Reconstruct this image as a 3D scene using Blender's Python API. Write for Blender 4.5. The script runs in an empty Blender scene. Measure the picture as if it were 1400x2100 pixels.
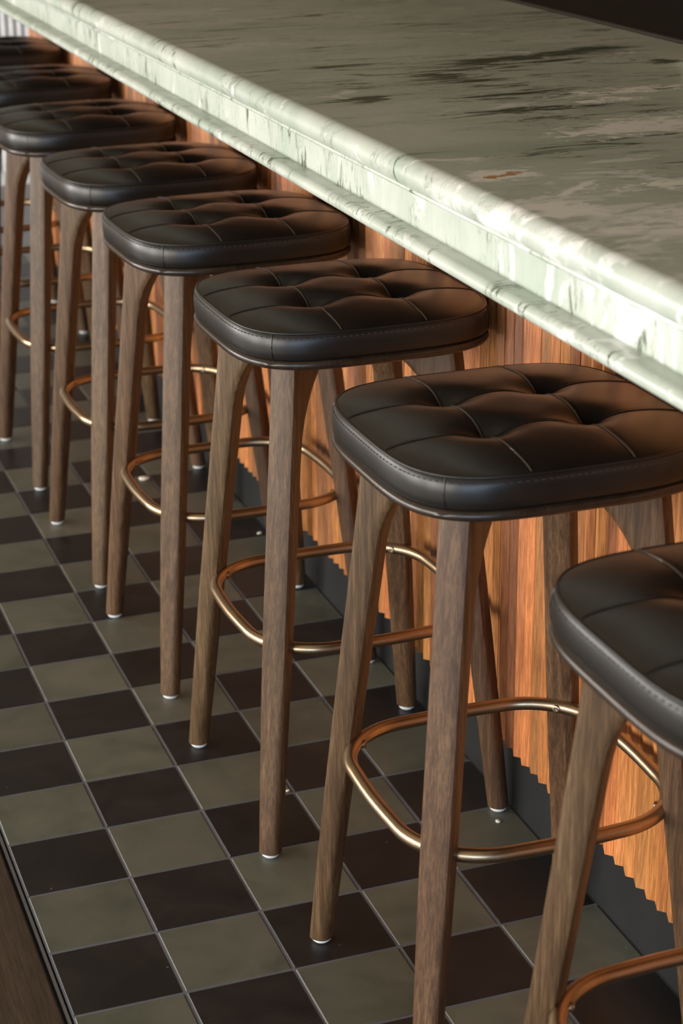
import bpy, math, random
from mathutils import Vector, Matrix

random.seed(7)
T = 0.15            # one floor tile is 15 cm; all layout numbers below are in tiles
scene = bpy.context.scene
COL = scene.collection

# ------------------------------------------------------------------ camera
cd = bpy.data.cameras.new('camera')
cam = bpy.data.objects.new('camera', cd)
COL.objects.link(cam)
cam.location = (-2.4056 * T, -18.8091 * T, 9.9453 * T)
cam.rotation_euler = (1.20222, 0.010044, -0.345093)
cd.sensor_fit = 'VERTICAL'
cd.sensor_height = 36.0
cd.lens = 3940.72 / 2100.0 * 36.0
cd.clip_start = 0.05
cd.dof.use_dof = True
cd.dof.focus_distance = 2.55
cd.dof.aperture_fstop = 7.1
scene.camera = cam

# ------------------------------------------------------------------ world, exposure
w = bpy.data.worlds.new('sky')
scene.world = w
w.use_nodes = True
bg = w.node_tree.nodes['Background']
bg.inputs[0].default_value = (0.75, 0.86, 1.0, 1)
bg.inputs[1].default_value = 0.5
vs = scene.view_settings
vs.view_transform = 'Standard'
vs.look = 'None'
vs.gamma = 1.0
vs.exposure = 0.0
try:
    vs.use_curve_mapping = False
except Exception:
    pass

# daylight entering at the windows of the left wall and of the wall behind the camera
WIN_LEFT = [(-4.6, -3.0), (-2.6, -1.0), (-0.6, 1.0), (1.2, 2.6), (2.9, 4.3)]          # y ranges, metres; the last window is added to brighten the far panelling
WIN_REAR = [(-2.7, -1.4), (-1.0, 0.3)]                                     # x ranges, metres
WZ0, WZ1 = 0.30, 1.85
XL, XR, YR, YF, HC = -3.0, 2.6, -5.4, 4.62, 3.1                              # room shell, metres
def window_light(name, loc, rot, sx, sy, watts, colr):
    l = bpy.data.lights.new(name, 'AREA')
    l.shape = 'RECTANGLE'; l.size = sx; l.size_y = sy; l.energy = watts; l.color = colr
    o = bpy.data.objects.new(name, l); COL.objects.link(o)
    o.location = loc; o.rotation_euler = rot
    return o
LEFT_W = [104, 116, 112, 70, 135]  # last value: added far-left light for the fluted panelling
for k, (a, b) in enumerate(WIN_LEFT):
    window_light('daylight_left', (XL - 0.13, (a + b) / 2, (WZ0 + WZ1) / 2), (0, -math.pi / 2, 0), WZ1 - WZ0, b - a, LEFT_W[k], (1.0, 0.955, 0.89))
for k, (a, b) in enumerate(WIN_REAR):
    window_light('daylight_rear', ((a + b) / 2, YR - 0.13, (WZ0 + WZ1) / 2), (math.pi / 2, 0, 0), b - a, WZ1 - WZ0, 75, (0.54, 0.74, 1.0))

# ------------------------------------------------------------------ node helpers
def new_mat(name):
    m = bpy.data.materials.new(name); m.use_nodes = True
    nt = m.node_tree
    b = nt.nodes['Principled BSDF']
    return m, nt, b
def N(nt, typ, **kw):
    n = nt.nodes.new(typ)
    for k, v in kw.items():
        if k.startswith('i_'):
            n.inputs[k[2:].replace('_', ' ')].default_value = v
        else:
            setattr(n, k, v)
    return n
def coords(nt, scale=(1, 1, 1), loc=(0, 0, 0), kind='Object', rot=(0, 0, 0)):
    tc = N(nt, 'ShaderNodeTexCoord')
    mp = N(nt, 'ShaderNodeMapping')
    mp.inputs['Scale'].default_value = scale
    mp.inputs['Location'].default_value = loc
    mp.inputs['Rotation'].default_value = rot
    nt.links.new(tc.outputs[kind], mp.inputs['Vector'])
    return mp.outputs['Vector']
def noise(nt, vec, scale, detail=4, rough=0.55, dist=0.0):
    n = N(nt, 'ShaderNodeTexNoise')
    n.inputs['Scale'].default_value = scale
    n.inputs['Detail'].default_value = detail
    n.inputs['Roughness'].default_value = rough
    n.inputs['Distortion'].default_value = dist
    if vec is not None:
        nt.links.new(vec, n.inputs['Vector'])
    return n.outputs['Fac']
def ramp(nt, fac, stops, interp='LINEAR'):
    r = N(nt, 'ShaderNodeValToRGB')
    r.color_ramp.interpolation = interp
    el = r.color_ramp.elements
    while len(el) < len(stops):
        el.new(0.5)
    for e, (p, c) in zip(el, stops):
        e.position = p
        e.color = (c[0], c[1], c[2], 1) if len(c) == 3 else c
    nt.links.new(fac, r.inputs['Fac'])
    return r.outputs['Color']
def mix(nt, fac, a, b, mode='MIX'):
    m = N(nt, 'ShaderNodeMix'); m.data_type = 'RGBA'; m.blend_type = mode
    def put(sock, v):
        if isinstance(v, bpy.types.NodeSocket): nt.links.new(v, sock)
        elif isinstance(v, (int, float)): sock.default_value = v
        else: sock.default_value = (v[0], v[1], v[2], 1)
    put(m.inputs[0], fac); put(m.inputs[6], a); put(m.inputs[7], b)
    return m.outputs[2]
def math_n(nt, op, a, b=None):
    m = N(nt, 'ShaderNodeMath'); m.operation = op
    for i, v in enumerate((a, b)):
        if v is None: continue
        if isinstance(v, bpy.types.NodeSocket): nt.links.new(v, m.inputs[i])
        else: m.inputs[i].default_value = v
    return m.outputs[0]
def bump(nt, b, h, strength=0.2, dist=0.002):
    n = N(nt, 'ShaderNodeBump')
    n.inputs['Strength'].default_value = strength
    n.inputs['Distance'].default_value = dist
    nt.links.new(h, n.inputs['Height'])
    nt.links.new(n.outputs['Normal'], b.inputs['Normal'])
BLK, WHT = (0, 0, 0), (1, 1, 1)

def plain(name, col, rough=0.5, metal=0.0, spec=0.5):
    m, nt, b = new_mat(name)
    f = noise(nt, coords(nt), 18, 3)
    c = ramp(nt, f, [(0.3, [x * 0.88 for x in col]), (0.7, [min(1, x * 1.1) for x in col])])
    nt.links.new(c, b.inputs['Base Color'])
    b.inputs['Roughness'].default_value = rough
    b.inputs['Metallic'].default_value = metal
    b.inputs['Specular IOR Level'].default_value = spec
    return m

def blob(nt, x0, y0, a, b, ang, rag, lo, hi, vec):
    """ragged patch of colour in the stone, centred at (x0, y0) tiles, half axes a, b"""
    tc = N(nt, 'ShaderNodeTexCoord')
    mp = N(nt, 'ShaderNodeMapping'); mp.vector_type = 'TEXTURE'
    mp.inputs['Location'].default_value = (x0 * T, y0 * T, 0)
    mp.inputs['Rotation'].default_value = (0, 0, ang)
    mp.inputs['Scale'].default_value = (a * T, b * T, 10.0)
    nt.links.new(tc.outputs['Object'], mp.inputs['Vector'])
    sx = N(nt, 'ShaderNodeSeparateXYZ'); nt.links.new(mp.outputs[0], sx.inputs[0])
    d = math_n(nt, 'SQRT', math_n(nt, 'ADD', math_n(nt, 'MULTIPLY', sx.outputs[0], sx.outputs[0]), math_n(nt, 'MULTIPLY', sx.outputs[1], sx.outputs[1])))
    v = math_n(nt, 'SUBTRACT', math_n(nt, 'ADD', math_n(nt, 'MULTIPLY', vec, rag), 1.0 - rag * 0.5), d)
    return ramp(nt, v, [(lo, BLK), (hi, WHT)])

def marble(name, off, slab=False, fx=2.6, fz=2.8, white=0.10):
    m, nt, b = new_mat(name)
    # sheets of veining stand across the bar: long in x and z, short in y
    ROT = (0, 0, 0.14)
    cloud = noise(nt, coords(nt, (1.6, 2.8, 1.6), off, rot=ROT), 1.9, 6, 0.58, 0.5)
    base = ramp(nt, cloud, [(0.28, (0.315, 0.375, 0.305)), (0.48, (0.425, 0.465, 0.40)), (0.72, (0.52, 0.54, 0.48))])
    fine = noise(nt, coords(nt, (8, 30, 8), off, rot=ROT), 2.0, 7, 0.72, 0.5)
    base = mix(nt, ramp(nt, fine, [(0.52, BLK), (0.82, (0.34, 0.34, 0.34))]), base, (0.27, 0.31, 0.23))
    tc = N(nt, 'ShaderNodeTexCoord'); sp = N(nt, 'ShaderNodeSeparateXYZ')
    nt.links.new(tc.outputs['Object'], sp.inputs[0])
    near = N(nt, 'ShaderNodeMapRange')
    near.inputs[1].default_value = -0.40 ; near.inputs[2].default_value = -1.15
    near.inputs[3].default_value = 0.0; near.inputs[4].default_value = 1.0
    nt.links.new(sp.outputs['Y'], near.inputs[0])
    # dark green-black flames gathered in patches, fewer towards the camera end
    pn = noise(nt, coords(nt, (1.2, 2.6, 1.2), (off[0] + 3.1, off[1], off[2])), 2.3, 3, 0.5, 0.3)
    patch = ramp(nt, math_n(nt, 'SUBTRACT', pn, math_n(nt, 'MULTIPLY', near.outputs[0], 0.07)), [(0.40, BLK), (0.52, WHT)])
    fl = noise(nt, coords(nt, (fx, 14.0, fz), (off[0], off[1] + 1.7, off[2]), rot=ROT), 2.4, 9, 0.76, 0.9)
    flame = ramp(nt, fl, [(0.54, BLK), (0.61, WHT)])
    dark = mix(nt, 1.0, flame, patch, 'MULTIPLY')
    base = mix(nt, dark, base, (0.06, 0.08, 0.045))
    # thin dark threads
    th = noise(nt, coords(nt, (fx * 0.7, 8.0, fz * 0.7), (off[0] + 9, off[1], off[2]), rot=(0, 0, 0.2)), 2.2, 8, 0.66, 1.2)
    thread = ramp(nt, th, [(0.490, BLK), (0.50, (0.75, 0.75, 0.75)), (0.510, BLK)])
    tp = ramp(nt, math_n(nt, 'SUBTRACT', noise(nt, coords(nt, (1.4, 3, 1.4), (4, off[1], 0)), 3.0, 3), math_n(nt, 'MULTIPLY', near.outputs[0], 0.12)), [(0.50, BLK), (0.62, WHT)])
    base = mix(nt, mix(nt, 1.0, thread, tp, 'MULTIPLY'), base, (0.08, 0.10, 0.06))
    # small dark specks
    sk = noise(nt, coords(nt, (1.0, 2.2, 1.0) if fx > 5 or slab else (1.0, 2.2, 0.6), (off[0], off[1] + 3, off[2])), 38.0, 5, 0.7, 0.4)
    base = mix(nt, mix(nt, 1.0, ramp(nt, sk, [(0.60, BLK), (0.68, (0.75, 0.75, 0.75))]), patch, 'MULTIPLY'), base, (0.10, 0.13, 0.085))
    # white calcite, mostly towards the camera end
    wn = noise(nt, coords(nt, (fx if fx > 5 else 3.0, 6.0, fz if fz > 5 else 3.0), (off[0] + 5, off[1] + 2, off[2]), rot=(0, 0, 0.3)), 2.4, 8, 0.62, 0.7)
    wm = math_n(nt, 'ADD', wn, math_n(nt, 'MULTIPLY', near.outputs[0], white))
    wmask = ramp(nt, wm, [(0.61, BLK), (0.67, (0.7, 0.7, 0.7)), (0.8, WHT)])
    base = mix(nt, wmask, base, (0.71, 0.715, 0.685))
    if slab:
        rg = noise(nt, coords(nt, (2.0, 9.0, 2.0), (2, 5, 1), rot=(0, 0, 0.25)), 4.0, 9, 0.76, 0.8)
        rg2 = noise(nt, coords(nt, (5.0, 9.0, 5.0), (7, 1, 3), rot=(0, 0, 0.25)), 6.0, 8, 0.7, 0.6)
        DK, WH = (0.055, 0.07, 0.04), (0.80, 0.785, 0.72)
        for (x0, y0, a, bb, ang, rag, lo, hi, c) in (
                (6.20, 0.35, 1.25, 0.55, 0.10, 5.5, 0.30, 0.75, DK), (5.35, -0.55, 0.75, 0.50, 0.5, 5.5, 0.30, 0.75, DK),
                (7.1, 0.7, 1.3, 0.28, 0.32, 5.0, 0.2, 0.7, DK), (5.6, -1.7, 0.9, 0.28, 0.1, 6.0, 0.25, 0.7, DK),
                (5.05, -2.6, 0.9, 0.25, 0.0, 6.0, 0.25, 0.7, DK), (7.9, -0.25, 0.22, 0.30, 0.3, 4.0, 0.2, 0.6, DK),
                (4.4, 0.7, 0.8, 0.2, 0.1, 6.0, 0.3, 0.75, DK), (4.0, -1.4, 0.5, 0.25, 0.1, 6.0, 0.3, 0.75, DK),
                (5.8, -3.75, 0.85, 0.42, 0.15, 4.5, 0.05, 0.55, WH), (6.6, -1.9, 0.70, 0.20, 0.1, 5.5, 0.1, 0.55, WH),
                (6.1, -2.35, 0.60, 0.16, 0.1, 6.0, 0.2, 0.6, WH), (3.62, -6.55, 0.34, 0.42, 0.4, 3.0, 0.05, 0.35, WH),
                (4.05, -5.95, 0.45, 0.06, 0.7, 2.5, 0.1, 0.5, WH), (4.6, -7.3, 1.4, 0.55, 0.0, 5.0, 0.1, 0.6, WH),
                (4.9, -6.1, 0.9, 0.22, -0.1, 6.0, 0.3, 0.7, WH), (3.72, -5.27, 0.36, 0.22, 0.25, 3.6, 0.05, 0.35, WH)):
            mk = blob(nt, x0, y0, a, bb, ang, rag, lo, hi, rg if c is DK else rg2)
            base = mix(nt, mk, base, c)
        mk = blob(nt, 3.76, -5.28, 0.17, 0.08, 0.3, 5.5, 0.2, 0.5, noise(nt, coords(nt, (1, 1, 1), (3, 3, 3)), 45, 5, 0.65))
        base = mix(nt, mk, base, (0.45, 0.25, 0.11))
    nt.links.new(base, b.inputs['Base Color'])
    b.inputs['Roughness'].default_value = 0.33
    bump(nt, b, fine, 0.05, 0.001)
    return m

def wood(name, stops, scale=(16, 16, 1.3), rough=0.42, fine_scale=90, rnd=0.0, spec=0.5, bump_s=0.15, axis_fine=(1, 1, 0.05)):
    m, nt, b = new_mat(name)
    tc = N(nt, 'ShaderNodeTexCoord')
    oi = N(nt, 'ShaderNodeObjectInfo')
    add = N(nt, 'ShaderNodeVectorMath'); add.operation = 'ADD'
    mul = N(nt, 'ShaderNodeVectorMath'); mul.operation = 'SCALE'
    cmb = N(nt, 'ShaderNodeCombineXYZ')
    for i in range(3): nt.links.new(oi.outputs['Random'], cmb.inputs[i])
    nt.links.new(cmb.outputs[0], mul.inputs[0]); mul.inputs['Scale'].default_value = 37.0
    nt.links.new(tc.outputs['Object'], add.inputs[0]); nt.links.new(mul.outputs[0], add.inputs[1])
    mp = N(nt, 'ShaderNodeMapping'); mp.inputs['Scale'].default_value = scale
    nt.links.new(add.outputs[0], mp.inputs[0])
    g = noise(nt, mp.outputs[0], 1.0, 5, 0.6, 1.2)
    mp2 = N(nt, 'ShaderNodeMapping'); mp2.inputs['Scale'].default_value = axis_fine
    nt.links.new(add.outputs[0], mp2.inputs[0])
    f = noise(nt, mp2.outputs[0], fine_scale * 5, 4, 0.7, 0.2)
    c = ramp(nt, g, stops)
    c = mix(nt, ramp(nt, f, [(0.42, (0.55, 0.55, 0.55)), (0.6, BLK)]), c, [x * 0.42 for x in stops[0][1]])
    if rnd > 0:
        hv = N(nt, 'ShaderNodeHueSaturation')
        mr = N(nt, 'ShaderNodeMapRange')
        mr.inputs[3].default_value = 1.0 - rnd; mr.inputs[4].default_value = 1.0 + rnd * 0.7
        nt.links.new(oi.outputs['Random'], mr.inputs[0])
        nt.links.new(mr.outputs[0], hv.inputs['Value'])
        h2 = math_n(nt, 'MULTIPLY', oi.outputs['Random'], 17.31)
        h2 = math_n(nt, 'FRACT', h2)
        mr2 = N(nt, 'ShaderNodeMapRange'); mr2.inputs[3].default_value = 0.493; mr2.inputs[4].default_value = 0.508
        nt.links.new(h2, mr2.inputs[0]); nt.links.new(mr2.outputs[0], hv.inputs['Hue'])
        nt.links.new(c, hv.inputs['Color']); c = hv.outputs['Color']
    nt.links.new(c, b.inputs['Base Color'])
    b.inputs['Roughness'].default_value = rough
    b.inputs['Specular IOR Level'].default_value = spec
    bump(nt, b, f, bump_s, 0.0006)
    return m

def tile_mat(name, c0, c1, c2, rough=0.42):
    m, nt, b = new_mat(name)
    oi = N(nt, 'ShaderNodeObjectInfo')
    tc = N(nt, 'ShaderNodeTexCoord')
    cmb = N(nt, 'ShaderNodeCombineXYZ'); mul = N(nt, 'ShaderNodeVectorMath'); mul.operation = 'SCALE'
    for i in range(3): nt.links.new(oi.outputs['Random'], cmb.inputs[i])
    nt.links.new(cmb.outputs[0], mul.inputs[0]); mul.inputs['Scale'].default_value = 23.0
    add = N(nt, 'ShaderNodeVectorMath'); add.operation = 'ADD'
    nt.links.new(tc.outputs['Object'], add.inputs[0]); nt.links.new(mul.outputs[0], add.inputs[1])
    f = noise(nt, add.outputs[0], 9.0, 5, 0.6, 0.7)
    c = ramp(nt, f, [(0.3, c0), (0.5, c1), (0.72, c2)])
    hv = N(nt, 'ShaderNodeHueSaturation'); mr = N(nt, 'ShaderNodeMapRange')
    mr.inputs[3].default_value = 0.86; mr.inputs[4].default_value = 1.14
    nt.links.new(oi.outputs['Random'], mr.inputs[0]); nt.links.new(mr.outputs[0], hv.inputs['Value'])
    nt.links.new(c, hv.inputs['Color'])
    sp = noise(nt, add.outputs[0], 140.0, 2, 0.5)
    c = mix(nt, ramp(nt, sp, [(0.76, BLK), (0.80, (0.5, 0.5, 0.5))]), hv.outputs['Color'], (0.35, 0.34, 0.31))
    nt.links.new(c, b.inputs['Base Color'])
    b.inputs['Specular IOR Level'].default_value = 0.36
    r = N(nt, 'ShaderNodeMapRange'); r.inputs[3].default_value = rough - 0.08; r.inputs[4].default_value = rough + 0.10
    nt.links.new(f, r.inputs[0]); nt.links.new(r.outputs[0], b.inputs['Roughness'])
    bump(nt, b, noise(nt, add.outputs[0], 40, 3), 0.08, 0.001)
    return m

def leather_mat():
    m, nt, b = new_mat('black_leather')
    f = noise(nt, coords(nt), 9, 3)
    c = ramp(nt, f, [(0.3, (0.0085, 0.0070, 0.0058)), (0.7, (0.0125, 0.0105, 0.0085))])
    dust = ramp(nt, noise(nt, coords(nt), 230, 2), [(0.80, BLK), (0.83, (0.5, 0.5, 0.5))])
    c = mix(nt, dust, c, (0.2, 0.17, 0.13))
    nt.links.new(c, b.inputs['Base Color'])
    b.inputs['Roughness'].default_value = 0.34
    b.inputs['Specular IOR Level'].default_value = 0.40
    bump(nt, b, noise(nt, coords(nt), 420, 3), 0.10, 0.0006)
    return m

M = {}
M['marble'] = marble('green_marble', (0, 0, 0), True, 2.6, 9.0, 0.12)
M['marble_b'] = marble('green_marble_fascia', (3.3, 7.7, 1.2))
M['marble_c'] = marble('green_marble_fascia_far', (8.1, 2.9, 4.4))
M['marble_d'] = marble('green_marble_moulding', (5.5, 4.1, 9.2), False, 8.0, 8.0)
M['walnut'] = wood('walnut', [(0.30, (0.055, 0.027, 0.012)), (0.5, (0.106, 0.056, 0.025)), (0.70, (0.155, 0.089, 0.043))], scale=(70, 70, 2.0), rough=0.44, rnd=0.10, spec=0.32)
M['base_wood'] = wood('dark_walnut', [(0.3, (0.020, 0.013, 0.009)), (0.7, (0.040, 0.026, 0.017))], scale=(30, 2, 30), rough=0.3)
M['slat'] = wood('orange_slat', [(0.25, (0.36, 0.112, 0.027)), (0.5, (0.57, 0.212, 0.058)), (0.75, (0.70, 0.30, 0.10))], scale=(30, 30, 1.6), rough=0.45, rnd=0.50)
M['floorwood'] = wood('dark_oak', [(0.3, (0.030, 0.018, 0.011)), (0.7, (0.060, 0.037, 0.022))], scale=(30, 2.2, 30), rough=0.42, axis_fine=(1, 0.05, 1), bump_s=0.5, fine_scale=60)
M['backwood'] = wood('near_black_wood', [(0.3, (0.010, 0.006, 0.004)), (0.7, (0.020, 0.012, 0.008))], scale=(20, 2.0, 20), rough=0.4, axis_fine=(1, 0.05, 1))
M['tile_dark'] = tile_mat('charcoal_tile', (0.0055, 0.005, 0.005), (0.009, 0.0078, 0.0075), (0.017, 0.0135, 0.011))
M['tile_green'] = tile_mat('olive_tile', (0.056, 0.060, 0.043), (0.080, 0.081, 0.060), (0.104, 0.095, 0.071))
M['grout'] = plain('grout', (0.095, 0.10, 0.115), 0.8)
M['kick'] = plain('charcoal_kick', (0.013, 0.0135, 0.014), 0.42)
M['leather'] = leather_mat()
M['thread'] = plain('dark_thread', (0.03, 0.026, 0.022), 0.6)
M['seam'] = plain('leather_welt', (0.035, 0.028, 0.022), 0.3)
M['bronze'] = plain('brushed_bronze', (0.42, 0.305, 0.195), 0.31, 1.0)
M['bolt'] = plain('bronze_bolt', (0.40, 0.31, 0.22), 0.3, 1.0)
M['glide'] = plain('white_plastic', (0.78, 0.78, 0.76), 0.4)
M['white'] = plain('white_paint', (0.84, 0.86, 0.88), 0.5)
M['greyfloor'] = plain('grey_stone', (0.17, 0.17, 0.17), 0.38)
M['wallpaint'] = plain('brown_wall', (0.19, 0.14, 0.085), 0.7)
M['ceil'] = plain('bounce_ceiling', (0.36, 0.27, 0.165), 0.8)  # tan chosen so the unseen ceiling bounces warm light onto the marble
M['cream'] = plain('cream_ceramic', (0.80, 0.74, 0.62), 0.4)
M['strip'] = plain('steel_strip', (0.20, 0.20, 0.21), 0.35, 0.7)
M['frame'] = plain('black_frame', (0.02, 0.02, 0.02), 0.5)

# ------------------------------------------------------------------ mesh helpers (tile units in, metres out)
def mesh(name, verts, faces, mat, smooth=None, scale=T):
    me = bpy.data.meshes.new(name)
    me.from_pydata([(a * scale, b * scale, c * scale) for a, b, c in verts], [], faces)
    me.validate(); me.update()
    me.materials.append(mat)
    if smooth is not None:
        me.polygons.foreach_set('use_smooth', [True] * len(me.polygons))
        me.set_sharp_from_angle(angle=math.radians(smooth))
    return me
def obj(name, me, parent=None, loc=(0, 0, 0), rotz=0.0):
    o = bpy.data.objects.new(name, me)
    COL.objects.link(o)
    o.location = [c * T for c in loc]; o.rotation_euler = (0, 0, rotz)
    if parent is not None: o.parent = parent
    return o
def tag(o, label=None, cat=None, group=None, kind=None):
    if label: o['label'] = label
    if cat: o['category'] = cat
    if group: o['group'] = group
    if kind: o['kind'] = kind
    return o
def empty(name, loc=(0, 0, 0), rotz=0.0):
    o = bpy.data.objects.new(name, None); COL.objects.link(o)
    o.empty_display_size = 0.1
    o.location = [c * T for c in loc]; o.rotation_euler = (0, 0, rotz)
    return o
def box_vf(x0, x1, y0, y1, z0, z1, ch=0.0):
    """box with chamfered top edges when ch > 0"""
    v = [(x0, y0, z0), (x1, y0, z0), (x1, y1, z0), (x0, y1, z0)]
    if ch <= 0:
        v += [(x0, y0, z1), (x1, y0, z1), (x1, y1, z1), (x0, y1, z1)]
        f = [(3, 2, 1, 0), (4, 5, 6, 7)] + [(i, (i + 1) % 4, 4 + (i + 1) % 4, 4 + i) for i in range(4)]
        return v, f
    v += [(x0, y0, z1 - ch), (x1, y0, z1 - ch), (x1, y1, z1 - ch), (x0, y1, z1 - ch)]
    v += [(x0 + ch, y0 + ch, z1), (x1 - ch, y0 + ch, z1), (x1 - ch, y1 - ch, z1), (x0 + ch, y1 - ch, z1)]
    f = [(3, 2, 1, 0), (8, 9, 10, 11)]
    for s in (0, 4):
        f += [(s + i, s + (i + 1) % 4, s + 4 + (i + 1) % 4, s + 4 + i) for i in range(4)]
    return v, f
def join(parts):
    V, F = [], []
    for v, f in parts:
        o = len(V); V += v; F += [tuple(i + o for i in q) for q in f]
    return V, F
def box(name, dims, mat, parent=None, ch=0.0):
    return obj(name, mesh(name, *box_vf(*dims, ch=ch), mat), parent)
def extrude_y(profile, y0, y1, closed=True):
    """profile: (x, z) points, counter-clockwise seen from -y"""
    n = len(profile)
    v = [(x, y0, z) for x, z in profile] + [(x, y1, z) for x, z in profile]
    f = [(i, n + i, n + (i + 1) % n, (i + 1) % n) for i in range(n)]
    f += [tuple(range(n)), tuple(reversed(range(n, 2 * n)))]
    return v, f
def tube(path, r, seg=12, closed=False):
    n = len(path); V, F = [], []
    P = [Vector(p) for p in path]
    for i in range(n):
        if closed: t = P[(i + 1) % n] - P[i - 1]
        else: t = P[min(i + 1, n - 1)] - P[max(i - 1, 0)]
        t.normalize()
        a = t.cross(Vector((0, 0, 1)))
        if a.length < 1e-3: a = t.cross(Vector((1, 0, 0)))
        a.normalize(); b = a.cross(t)
        for k in range(seg):
            q = 2 * math.pi * k / seg
            V.append(tuple(P[i] + a * (r * math.cos(q)) + b * (r * math.sin(q))))
    m = n if closed else n - 1
    for i in range(m):
        for k in range(seg):
            j = (i + 1) % n
            F.append((i * seg + k, i * seg + (k + 1) % seg, j * seg + (k + 1) % seg, j * seg + k))
    if not closed:
        F.append(tuple(range(seg))); F.append(tuple(reversed(range((n - 1) * seg, n * seg))))
    return V, F

# ================================================================== SETTING
m_ = 1.0 / T    # metres to tiles
FX0, FX1, FY0, FY1 = XL * m_, XR * m_, YR * m_, YF * m_
# tiled floor: grout bed with a tile object in every cell
TY0, TY1 = -15, 24
floor = box('floor', (0.0, 5.0, TY0, TY1, -0.6, -0.010), M['grout'])
tag(floor, 'chequered floor of charcoal and olive square tiles with grey grout', kind='structure')
tv, tf = box_vf(-0.489, 0.489, -0.489, 0.489, -0.12, 0.0, ch=0.012)
tmesh = {0: mesh('tile_olive', tv, tf, M['tile_green']), 1: mesh('tile_charcoal', tv, tf, M['tile_dark'])}
for i in range(5):
    for j in range(TY0, TY1):
        obj('tile', tmesh[(i + j) % 2], floor, (i + 0.5, j + 0.5, random.uniform(-0.004, 0.0)))
# far grey floor and the floor under the bar
tag(box('floor_far', (0.0, FX1, TY1, FY1, -0.6, -0.004), M['greyfloor']), 'plain grey stone floor beyond the chequered tiles', kind='structure')
tag(box('floor_bar', (5.0, FX1, TY0, TY1, -0.6, -0.004), M['greyfloor']), 'grey floor hidden behind the bar front', kind='structure')
tag(box('floor_rear', (0.0, FX1, FY0, TY0, -0.6, -0.004), M['greyfloor']), 'grey floor behind the camera', kind='structure')
# timber floor beside the tiles
wf = box('floor_timber', (FX0, -0.075, FY0, FY1, -0.6, -0.16), M['backwood'])
tag(wf, 'dark oak plank floor beside the tiles', kind='structure')
px = -0.078; k = 0
while px > FX0 + 0.3:
    x0 = max(px - 1.25, FX0)
    cuts = [FY0] + sorted(random.uniform(FY0 + 6, FY1 - 4) for _ in range(3)) + [FY1]
    if k == 0: cuts = [FY0, 9.0, FY1]
    for a, b in zip(cuts[:-1], cuts[1:]):
        v, f = box_vf(x0 + 0.008 - (x0 + px) / 2, px - (x0 + px) / 2, a + 0.008 - (a + b) / 2, b - 0.008 - (a + b) / 2, -0.16, 0.012, ch=0.02)
        obj('plank', mesh('plank', v, f, M['floorwood']), wf, ((x0 + px) / 2, (a + b) / 2, 0))
    px = x0; k += 1
tr = box('trim_1', (-0.052, -0.022, TY0, TY1, -0.3, -0.004), M['strip'])
tag(tr, 'thin metal strip between oak floor and tiles', kind='structure')

# walls
tk = 1.2
def wall_with_openings(name, axis, pos, a0, a1, opens, label):
    parts = []
    z0, z1 = WZ0 * m_, WZ1 * m_
    def b(p, q, za, zb):
        if axis == 'x': parts.append(box_vf(pos - tk, pos, p, q, za, zb))
        else: parts.append(box_vf(p, q, pos - tk, pos, za, zb))
    b(a0, a1, -0.6, z0); b(a0, a1, z1, HC * m_)
    e = a0
    for p, q in opens:
        b(e, p * m_, z0, z1); e = q * m_
    b(e, a1, z0, z1)
    V, F = join(parts)
    tag(obj(name, mesh(name, V, F, M['wallpaint'])), label, kind='structure')
wall_with_openings('wall_left', 'x', FX0, FY0, FY1, WIN_LEFT, 'brown wall with tall windows opposite the bar')
wall_with_openings('wall_rear', 'y', FY0, FX0 - tk, FX1 + tk, WIN_REAR, 'brown wall with windows behind the camera')
tag(box('wall_right', (FX1, FX1 + tk, FY0, FY1, -0.6, HC * m_), M['backwood']), 'near-black timber wall behind the bar', kind='structure')
wb = box('wall_back', (FX0 - tk, FX1 + tk, FY1, FY1 + tk, -0.6, HC * m_), M['wallpaint'])
tag(wb, 'far wall with white fluted panelling below', kind='structure')
tag(box('ceiling', (FX0 - tk, FX1 + tk, FY0 - tk, FY1 + tk, HC * m_, HC * m_ + 0.8), M['ceil']), 'unseen ceiling, coloured tan to bounce warm light onto the counter', kind='structure')
wn = 0
for (a, b) in WIN_LEFT + WIN_REAR:
    wn += 1
    left = wn <= len(WIN_LEFT)
    A, B, z0, z1 = a * m_, b * m_, WZ0 * m_, WZ1 * m_
    bars = [(A, A + .3, z0, z1), (B - .3, B, z0, z1), (A + .3, B - .3, z0, z0 + .3), (A + .3, B - .3, z1 - .3, z1)]
    pr = [box_vf(FX0 - .6, FX0 - .3, p, q, c, d) if left else box_vf(p, q, FY0 - .6, FY0 - .3, c, d) for p, q, c, d in bars]
    wo = obj('window_%d' % wn, mesh('window', *join(pr), M['frame']))
    tag(wo, 'unseen black framed window letting in daylight', kind='structure')
    mid = (A + B) / 2
    d = (FX0 - .56, FX0 - .34, mid - .08, mid + .08, z0 + .3, z1 - .3) if left else (mid - .08, mid + .08, FY0 - .56, FY0 - .34, z0 + .3, z1 - .3)
    box('mullion', d, M['frame'], wo)

# white fluted panelling on the far wall
PX0, PX1, PH = -4.0, 12.0, 7.2
wp = box('trim_2', (PX0, PX1, FY1 - 0.12, FY1, 0.0, PH), M['white'])
tag(wp, 'white fluted panelling on the far wall', kind='structure')
pitch = 0.20
prof = []
for s in range(9):
    q = math.pi * s / 8
    prof.append((-0.085 * math.cos(q), -0.075 * math.sin(q)))
V = [(x, y, 0.35) for x, y in prof] + [(x, y, PH) for x, y in prof]
F = [(i, i + 1, 10 + i, 9 + i) for i in range(8)] + [tuple(range(8, -1, -1)), tuple(range(9, 18))]
fl = mesh('flute', V, F, M['white'], 50)
for k in range(int((PX1 - PX0) / pitch)):
    obj('flute', fl, wp, (PX0 + (k + 0.5) * pitch, FY1 - 0.12, 0))

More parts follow.
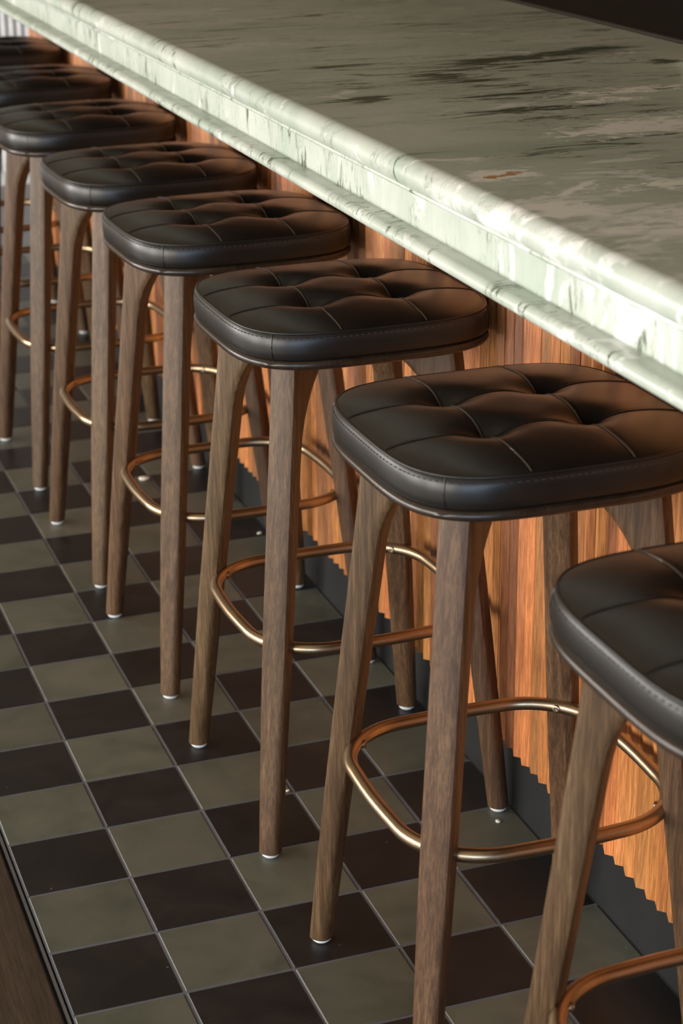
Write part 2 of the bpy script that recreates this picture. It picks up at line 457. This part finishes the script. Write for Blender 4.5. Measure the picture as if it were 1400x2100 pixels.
# ================================================================== THE BAR
BY0, BY1 = -15.0, 20.3
bar = empty('slatted_bar', (5.0, 2.6, 0))
tag(bar, 'orange-brown timber bar front of upright slats above a black plinth', 'bar front')
def rel(o, p): o.location = Vector(o.location) - Vector(p.location); return o
rel(box('backing_panel', (5.02, 5.2, BY0, BY1, 0.3, 6.272), M['kick'], bar), bar)
rel(box('plinth', (5.0, 5.5, BY0, BY1, -0.02, 0.9), M['kick'], bar), bar)
# each slat: a ridge with one broad face turned to the room's near end
SP = 0.20
def slat_mesh(dz):
    pr = [(-0.004, SP * 0.5), (-0.053, -SP * 0.5 + 0.072), (-0.050, -SP * 0.5 + 0.066), (0.0, -SP * 0.5 + 0.012), (0.03, -SP * 0.5 + 0.012), (0.03, SP * 0.5)]
    z0, z1 = 0.68 + dz, 6.272
    n = len(pr)
    V = [(x, y, z0) for x, y in pr] + [(x, y, z1) for x, y in pr]
    F = [(i, n + i, n + (i + 1) % n, (i + 1) % n) for i in range(n)]
    F += [tuple(range(n)), tuple(reversed(range(n, 2 * n)))]
    F = [tuple(reversed(q)) for q in F]
    return mesh('slat', V, F, M['slat'])
SL = [slat_mesh(d) for d in (0.0, 0.006, -0.006)]
ns = int((BY1 - BY0 - 0.02) / SP)
for k in range(ns):
    y = BY1 - (k + 0.5) * SP
    rel(obj('slat', random.choice(SL), bar, (4.985 + random.uniform(-0.004, 0.004), y, 0)), bar)

# marble counter
top = empty('marble_counter', (6.0, 2.6, 6.22))
tag(top, 'pale green veined marble counter with bullnose edge and moulded fascia', 'counter')
CX1 = 8.72; ZT = 7.005; R = 0.13; xc = 3.41; zc = ZT - R
pf = [(CX1, zc - R), (CX1, ZT)]
for s in range(17):
    q = math.pi / 2 + math.pi * s / 16
    pf.append((xc + R * 1.05 * math.cos(q), zc + R * math.sin(q)))
CY0, CY1 = BY0, BY1 + 0.6
def counter_part(name, prof, y0, y1, mat, sm=40):
    return rel(obj(name, mesh(name, *extrude_y(list(reversed(prof)), y0, y1), mat, sm), top), top)
counter_part('slab', pf, CY0, CY1, M['marble'])
zb = zc - R
counter_part('fillet', [(3.66, zb - 0.05), (3.66, zb), (3.395, zb), (3.390, zb - 0.03), (3.405, zb - 0.05)], CY0, CY1, M['marble_d'])
JY = 6.35
fas = [(3.66, 6.395), (3.66, zb - 0.05), (3.455, zb - 0.05), (3.455, 6.395)]
counter_part('fascia_panel', fas, CY0, JY - 0.004, M['marble_b'])
counter_part('fascia_panel', fas, JY + 0.004, CY1, M['marble_c'])
mo = [(3.66, 6.275), (3.66, 6.395), (3.458, 6.397), (3.34, 6.398)]
for s in range(13):
    q = math.radians(78 + 185 * s / 12)
    mo.append((3.312 + 0.064 * math.cos(q), 6.337 + 0.062 * math.sin(q)))
mo += [(3.33, 6.275)]
counter_part('moulding', mo, CY0, CY1, M['marble_d'])
rel(box('underside_board', (3.66, CX1 - 0.1, CY0, CY1, 6.275, zb - 0.002), M['kick'], top), top)

# dark ledge behind the marble
led = empty('service_ledge', (10.5, 2.6, 0))
tag(led, 'near-black timber service ledge behind the marble top', 'ledge')
rel(box('ledge_top', (CX1 + 0.01, 12.2, CY0, CY1, 6.75, 7.01), M['backwood'], led, 0.01), led)
rel(box('ledge_lip', (CX1 + 0.01, CX1 + 0.07, CY0, CY1, 7.011, 7.045), M['backwood'], led, 0.01), led)
rel(box('ledge_body', (CX1 + 0.3, 12.0, CY0, CY1, 0.0, 6.749), M['backwood'], led), led)

# small cream dish, cut off by the right edge of the picture
V, F = [], []
rows = [(0.0, 0.0), (0.26, 0.0), (0.31, 0.02), (0.34, 0.10), (0.35, 0.21), (0.36, 0.225), (0.335, 0.225), (0.32, 0.10), (0.28, 0.04), (0.0, 0.035)]
for r_, z_ in rows:
    V += [(r_ * math.cos(2 * math.pi * k / 32), r_ * math.sin(2 * math.pi * k / 32), z_) for k in range(32)]
for i in range(len(rows) - 1):
    for k in range(32):
        F.append((i * 32 + k, i * 32 + (k + 1) % 32, (i + 1) * 32 + (k + 1) % 32, (i + 1) * 32 + k))
dish = obj('dish', mesh('dish', V, F, M['cream'], 40), None, (8.31, -0.66, ZT + 0.001))
tag(dish, 'small cream dish on the marble top, almost wholly cut off by the right edge', 'dish')

# ================================================================== BAR STOOLS
SN, SH = 3.8, 1.275
DZ = 0.05            # lift of the seat
def outline(h, n=SN, seg=128):
    pts = []
    for k in range(seg):
        q = 2 * math.pi * k / seg
        c, s = math.cos(q), math.sin(q)
        r = h / (abs(c) ** n + abs(s) ** n) ** (1.0 / n)
        pts.append((r * c, r * s))
    return pts
def rimR(x, y, n=SN):
    return (abs(x) ** n + abs(y) ** n) ** (1.0 / n)
def lathe_outline(rows, seg=128, cap_top=False, cap_bot=False):
    V, F = [], []
    for h, z in rows:
        V += [(x, y, z) for x, y in outline(h, SN, seg)]
    for i in range(len(rows) - 1):
        for k in range(seg):
            F.append((i * seg + k, i * seg + (k + 1) % seg, (i + 1) * seg + (k + 1) % seg, (i + 1) * seg + k))
    if cap_bot: F.append(tuple(reversed(range(seg))))
    if cap_top: F.append(tuple(range((len(rows) - 1) * seg, len(rows) * seg)))
    return V, F

ZR = 5.19 + DZ            # rim seam of the cushion
HT = SH - 0.025      # half width at the rim
BX, BYY = 0.415, 0.400   # tuft positions
def top_z(x, y):
    s = min(1.0, rimR(x, y) / HT)
    z = ZR + 0.110 * (1 - s ** 3.0) ** 0.62
    edge = 1 - s ** 5
    dx = min(abs(x - BX), abs(x + BX)); dy = min(abs(y - BYY), abs(y + BYY))
    z -= edge * (0.007 * math.exp(-(dx / 0.10) ** 2) + 0.006 * math.exp(-(dx / 0.022) ** 2))
    z -= edge * (0.010 * math.exp(-(dy / 0.13) ** 2) + 0.008 * math.exp(-(dy / 0.022) ** 2))
    for sx in (-1, 1):
        for sy in (-1, 1):
            r2 = ((x - sx * BX) / 0.23) ** 2 + ((y - sy * BYY) / 0.19) ** 2
            z -= 0.070 * math.exp(-r2) + 0.03 * math.exp(-r2 * 6)
    return z
def cushion_mesh():
    G = 150
    V, F = [], []
    def sq(u, v):    # square -> disc -> superellipse
        x = u * math.sqrt(1 - v * v / 2); y = v * math.sqrt(1 - u * u / 2)
        r = math.hypot(x, y)
        if r < 1e-9: return 0.0, 0.0
        c, s = x / r, y / r
        k = HT / (abs(c) ** SN + abs(s) ** SN) ** (1 / SN)
        return x * k, y * k
    for j in range(G + 1):
        for i in range(G + 1):
            x, y = sq(-1 + 2 * i / G, -1 + 2 * j / G)
            V.append((x, y, top_z(x, y)))
    for j in range(G):
        for i in range(G):
            a = j * (G + 1) + i
            F.append((a, a + 1, a + G + 2, a + G + 1))
    # side band
    o = len(V)
    sv, sf = lathe_outline([(h, z + DZ) for h, z in ((HT - 0.05, 4.94), (SH - 0.022, 4.945), (SH - 0.006, 4.97), (SH, 5.02), (SH + 0.002, 5.08), (SH - 0.004, 5.13), (SH - 0.014, 5.17), (HT, 5.186))], 160, cap_bot=True)
    V += sv; F += [tuple(i + o for i in q) for q in sf]
    return mesh('cushion', V, F, M['leather'], 60)
ME = {}
ME['cushion'] = cushion_mesh()
ME['piping'] = mesh('piping', *tube([(x, y, ZR + 0.004) for x, y in outline(HT - 0.002, SN, 160)], 0.013, 8, True), M['leather'], 60)
# stitch dashes just under the rim, and the corner side seams
parts = []
ol = outline(SH - 0.008, SN, 720)
per = []
acc = 0.0
last = None
for k in range(720):
    p, q = ol[k], ol[(k + 1) % 720]
    d = math.hypot(q[0] - p[0], q[1] - p[1]); acc += d
    if acc >= 0.052:
        acc = 0.0
        t = ((q[0] - p[0]) / d, (q[1] - p[1]) / d); nrm = (t[1], -t[0])
        a = (p[0] - t[0] * 0.014, p[1] - t[1] * 0.014); b = (p[0] + t[0] * 0.014, p[1] + t[1] * 0.014)
        z0, z1 = 5.150 + DZ, 5.158 + DZ; w_ = 0.006
        vv = [(a[0], a[1], z0), (b[0], b[1], z0), (b[0], b[1], z1), (a[0], a[1], z1)]
        vv += [(x + nrm[0] * w_, y + nrm[1] * w_, z) for x, y, z in vv]
        parts.append((vv, [(4, 5, 6, 7), (0, 1, 5, 4), (1, 2, 6, 5), (2, 3, 7, 6), (3, 0, 4, 7)]))
ME['stitching'] = mesh('stitching', *join(parts), M['thread'])
parts = []
for ang in (226, 322, 46, 142):
    q = math.radians(ang); c, s = math.cos(q), math.sin(q)
    def at(h, z): 
        r = h / (abs(c) ** SN + abs(s) ** SN) ** (1 / SN); return (r * c, r * s, z + DZ)
    ME['side_seam_%d' % ang] = mesh('side_seam', *tube([at(SH - 0.02, 4.946), at(SH - 0.003, 4.97), at(SH + 0.002, 5.02), at(SH + 0.003, 5.08), at(SH - 0.002, 5.13), at(SH - 0.012, 5.17), at(HT, 5.194)], 0.0055, 6), M['leather'], 60)
def seam_path(axis, c):
    lim = HT * (1 - (abs(c) / HT) ** SN) ** (1 / SN) * 0.985
    pts = []
    for k in range(61):
        t = -lim + 2 * lim * k / 60
        x, y = (c, t) if axis == 'y' else (t, c)
        pts.append((x, y, top_z(x, y) + 0.004))
    return tube(pts, 0.0075, 6)
for k_, sg in enumerate((-1, 1)):
    ME['seam_y%d' % k_] = mesh('top_seam', *seam_path('y', sg * BX - 0.012), M['seam'], 60)
    ME['seam_x%d' % k_] = mesh('top_seam', *seam_path('x', sg * BYY), M['leather'], 60)
ME['seat_base'] = mesh('seat_base', *lathe_outline([(h, z + DZ) for h, z in ((SH - 0.16, 4.845), (SH - 0.045, 4.850), (SH - 0.008, 4.870), (SH + 0.006, 4.900), (SH - 0.004, 4.930), (SH - 0.03, 4.945), (SH - 0.10, 4.946))], 128, True, True), M['base_wood'], 50)

def leg_mesh():
    """local frame: +x points away from the stool's middle, y across the blade"""
    rows = []
    zs = [0.055, 0.10, 0.5, 1.0, 1.6, 2.0, 2.6, 3.2, 3.7, 4.0, 4.15, 4.3, 4.42, 4.52, 4.60, 4.67, 4.73, 4.78, 4.82, 4.848]
    ZA, HA, WA = 4.00, 0.85, 0.84
    for z in zs:
        t = z / 4.85
        dep = 0.205 + 0.05 * max(0, (t - 0.35) / 0.65)
        wid = 0.215 + 0.055 * min(1, t / 0.45)
        ro = 1.845 - 0.60 * t; ri = ro - dep
        if z > ZA:
            u = min(1.0, (z - ZA) / HA)
            ri -= WA * (1 - math.sqrt(max(0.0, 1 - u * u)))
        n = 2.3 + 2.6 * min(1, t / 0.35)
        rows.append((z if z < 4 else z + DZ * (z - 4) / 0.85, ro, ri, wid / 2, n))
    seg = 28
    V, F = [], []
    for z, ro, ri, wd, n in rows:
        c, a = (ro + ri) / 2, (ro - ri) / 2
        # keep edge rounding constant even when the blade is deep
        core = max(0.0, a - 0.13)
        for k in range(seg):
            q = 2 * math.pi * (k + 0.5) / seg
            cq, sq_ = math.cos(q), math.sin(q)
            r = 1.0 / (abs(cq) ** n + abs(sq_) ** n) ** (1 / n)
            x = r * cq * (a - core) + (core if cq > 0 else -core)
            V.append((c + x, r * sq_ * wd, z))
    for i in range(len(rows) - 1):
        for k in range(seg):
            F.append((i * seg + k, i * seg + (k + 1) % seg, (i + 1) * seg + (k + 1) % seg, (i + 1) * seg + k))
    F.append(tuple(reversed(range(seg)))); F.append(tuple(range((len(rows) - 1) * seg, len(rows) * seg)))
    return mesh('leg', V, F, M['walnut'], 38)
ME['leg'] = leg_mesh()
def disc(r0, r1, z0, z1, seg=20):
    V = []; F = []
    rr = [(r0, z0), (r1, z0 + (z1 - z0) * 0.4), (r1, z1)]
    for r, z in rr: V += [(r * math.cos(2 * math.pi * k / seg), r * math.sin(2 * math.pi * k / seg), z) for k in range(seg)]
    for i in range(2):
        for k in range(seg): F.append((i * seg + k, i * seg + (k + 1) % seg, (i + 1) * seg + (k + 1) % seg, (i + 1) * seg + k))
    F.append(tuple(reversed(range(seg)))); F.append(tuple(range(2 * seg, 3 * seg)))
    return V, F
ME['glide'] = mesh('glide', *disc(0.066, 0.088, 0.001, 0.06), M['glide'], 50)
# footrest ring: rounded square tube, its corners inside the legs
RZ, RH, RR, RT = 2.1, 1.165, 0.70, 0.061
path = []
for cx, cy, a0 in ((1, 1, 0), (-1, 1, 90), (-1, -1, 180), (1, -1, 270)):
    for s in range(15):
        q = math.radians(a0 + 90 * s / 14)
        path.append((cx * (RH - RR) + RR * math.cos(q), cy * (RH - RR) + RR * math.sin(q), RZ))
# bow the straight sides outward a little
path2 = []
for i, (x, y, z) in enumerate(path):
    path2.append((x, y, z))
    if i % 15 == 14:
        nx, ny, _ = path[(i + 1) % len(path)]
        for k in range(1, 6):
            t = k / 6
            bow = 0.018 * math.sin(math.pi * t)
            mx, my = x + (nx - x) * t, y + (ny - y) * t
            d = math.hypot(mx, my)
            path2.append((mx + (bow * mx / d), my + (bow * my / d), RZ))
ME['ring'] = mesh('footrest_ring', *tube(path2, RT, 14, True), M['bronze'], 60)
# bolt: flush cap with a socket, pointing at the stool's middle (local +x is outward)
def bolt_mesh():
    V, F = [], []
    seg = 12
    prof = [(0.036, 0.02), (0.036, -0.012), (0.030, -0.016), (0.019, -0.016), (0.017, -0.004)]
    for r, x in prof: V += [(x, r * math.cos(2 * math.pi * k / seg), r * math.sin(2 * math.pi * k / seg)) for k in range(seg)]
    for i in range(len(prof) - 1):
        for k in range(seg): F.append((i * seg + (k + 1) % seg, i * seg + k, (i + 1) * seg + k, (i + 1) * seg + (k + 1) % seg))
    F.append(tuple(range(4 * seg, 5 * seg))); 
    return mesh('bolt', V, F, M['bolt'], 40)
ME['bolt'] = bolt_mesh()
r_in = math.sqrt(2) * (RH - RR) + RR - RT

def make_stool():
    root = empty('bar_stool')
    obj('seat_base', ME['seat_base'], root)
    cu = obj('cushion', ME['cushion'], root)
    tag(cu, 'black leather cushion tufted at four points')
    obj('piping', ME['piping'], cu)
    st = obj('stitching', ME['stitching'], cu); st['kind'] = 'stuff'
    for ang in (226, 322, 46, 142): obj('side_seam', ME['side_seam_%d' % ang], cu)
    for k_ in ('seam_y0', 'seam_y1', 'seam_x0', 'seam_x1'): obj('top_seam', ME[k_], cu)
    for a in (45, 135, 225, 315):
        q = math.radians(a)
        lg = obj('leg', ME['leg'], root, rotz=q)
        obj('glide', ME['glide'], lg, (1.735, 0, 0))
    rg = obj('footrest_ring', ME['ring'], root)
    tag(rg, 'brushed bronze footrest ring')
    for a in (45, 135, 225, 315):
        q = math.radians(a)
        obj('bolt', ME['bolt'], rg, (r_in * math.cos(q), r_in * math.sin(q), RZ), q)
    return root
def copy_tree(o, parent=None):
    c = o.copy(); COL.objects.link(c); c.parent = parent
    for ch in list(o.children): copy_tree(ch, c)
    return c
proto = make_stool()
spots = [
    (3.61, -9.92, 0.0, 'black leather bar stool nearest the camera, cut off by the right edge'),
    (3.615, -5.88, 0.3, 'second bar stool from the camera, its large tufted seat passing under the counter edge'),
    (3.605, -1.86, 0.8, 'third bar stool from the camera, mid-picture between two tufted black seats'),
    (3.570, 1.87, 1.6, 'fourth bar stool from the camera in the row along the bar'),
    (3.560, 5.31, 1.6, 'fifth bar stool from the camera in the row along the bar'),
    (3.550, 9.22, 1.6, 'sixth bar stool from the camera, seat touching the left edge of the picture'),
    (3.560, 13.25, 1.2, 'seventh bar stool from the camera, second to last and cut by the left edge'),
    (3.600, 17.35, 1.0, 'farthest bar stool, at the far end of the row by the white fluted panelling'),
]
insts = []
for i, (x, y, a, lab) in enumerate(spots):
    o = proto if i == 0 else copy_tree(proto)
    insts.append(o)
for o, (x, y, a, lab) in zip(insts, spots):
    o.location = (x * T, y * T, 0.0); o.rotation_euler = (0, 0, math.radians(a))
    tag(o, lab, 'stool', 'tufted black leather bar stools along the counter')

# ================================================================== crumbs on the floor
def crumb(x, y, s, label):
    V, F = [], []
    rnd = random.Random(int(x * 1000))
    seg = 7
    for z, k in ((0.001, 0.8), (0.4, 1.0), (0.8, 0.5)):
        for i in range(seg):
            q = 2 * math.pi * i / seg; r = s * k * rnd.uniform(0.6, 1.1)
            V.append((r * math.cos(q) * 1.4, r * math.sin(q), z * s * 0.6 + 0.001))
    for j in range(2):
        for i in range(seg): F.append((j * seg + i, j * seg + (i + 1) % seg, (j + 1) * seg + (i + 1) % seg, (j + 1) * seg + i))
    F.append(tuple(reversed(range(seg)))); F.append(tuple(range(2 * seg, 3 * seg)))
    tag(obj('crumb', mesh('crumb', V, F, M['cream']), None, (x, y, 0), rnd.uniform(0, 3)), label, 'crumb', 'pale crumbs on the tiles')
crumb(4.744, -3.30, 0.028, 'pale crumb on an olive tile near a stool foot by the plinth')
crumb(3.892, 7.827, 0.075, 'largest pale scrap on the tiles, under the far stools')
crumb(4.862, 5.09, 0.040, 'pale crumb on a charcoal tile beside the black plinth')
crumb(2.953, -1.95, 0.022, 'tiny pale crumb under the third stool from the camera')
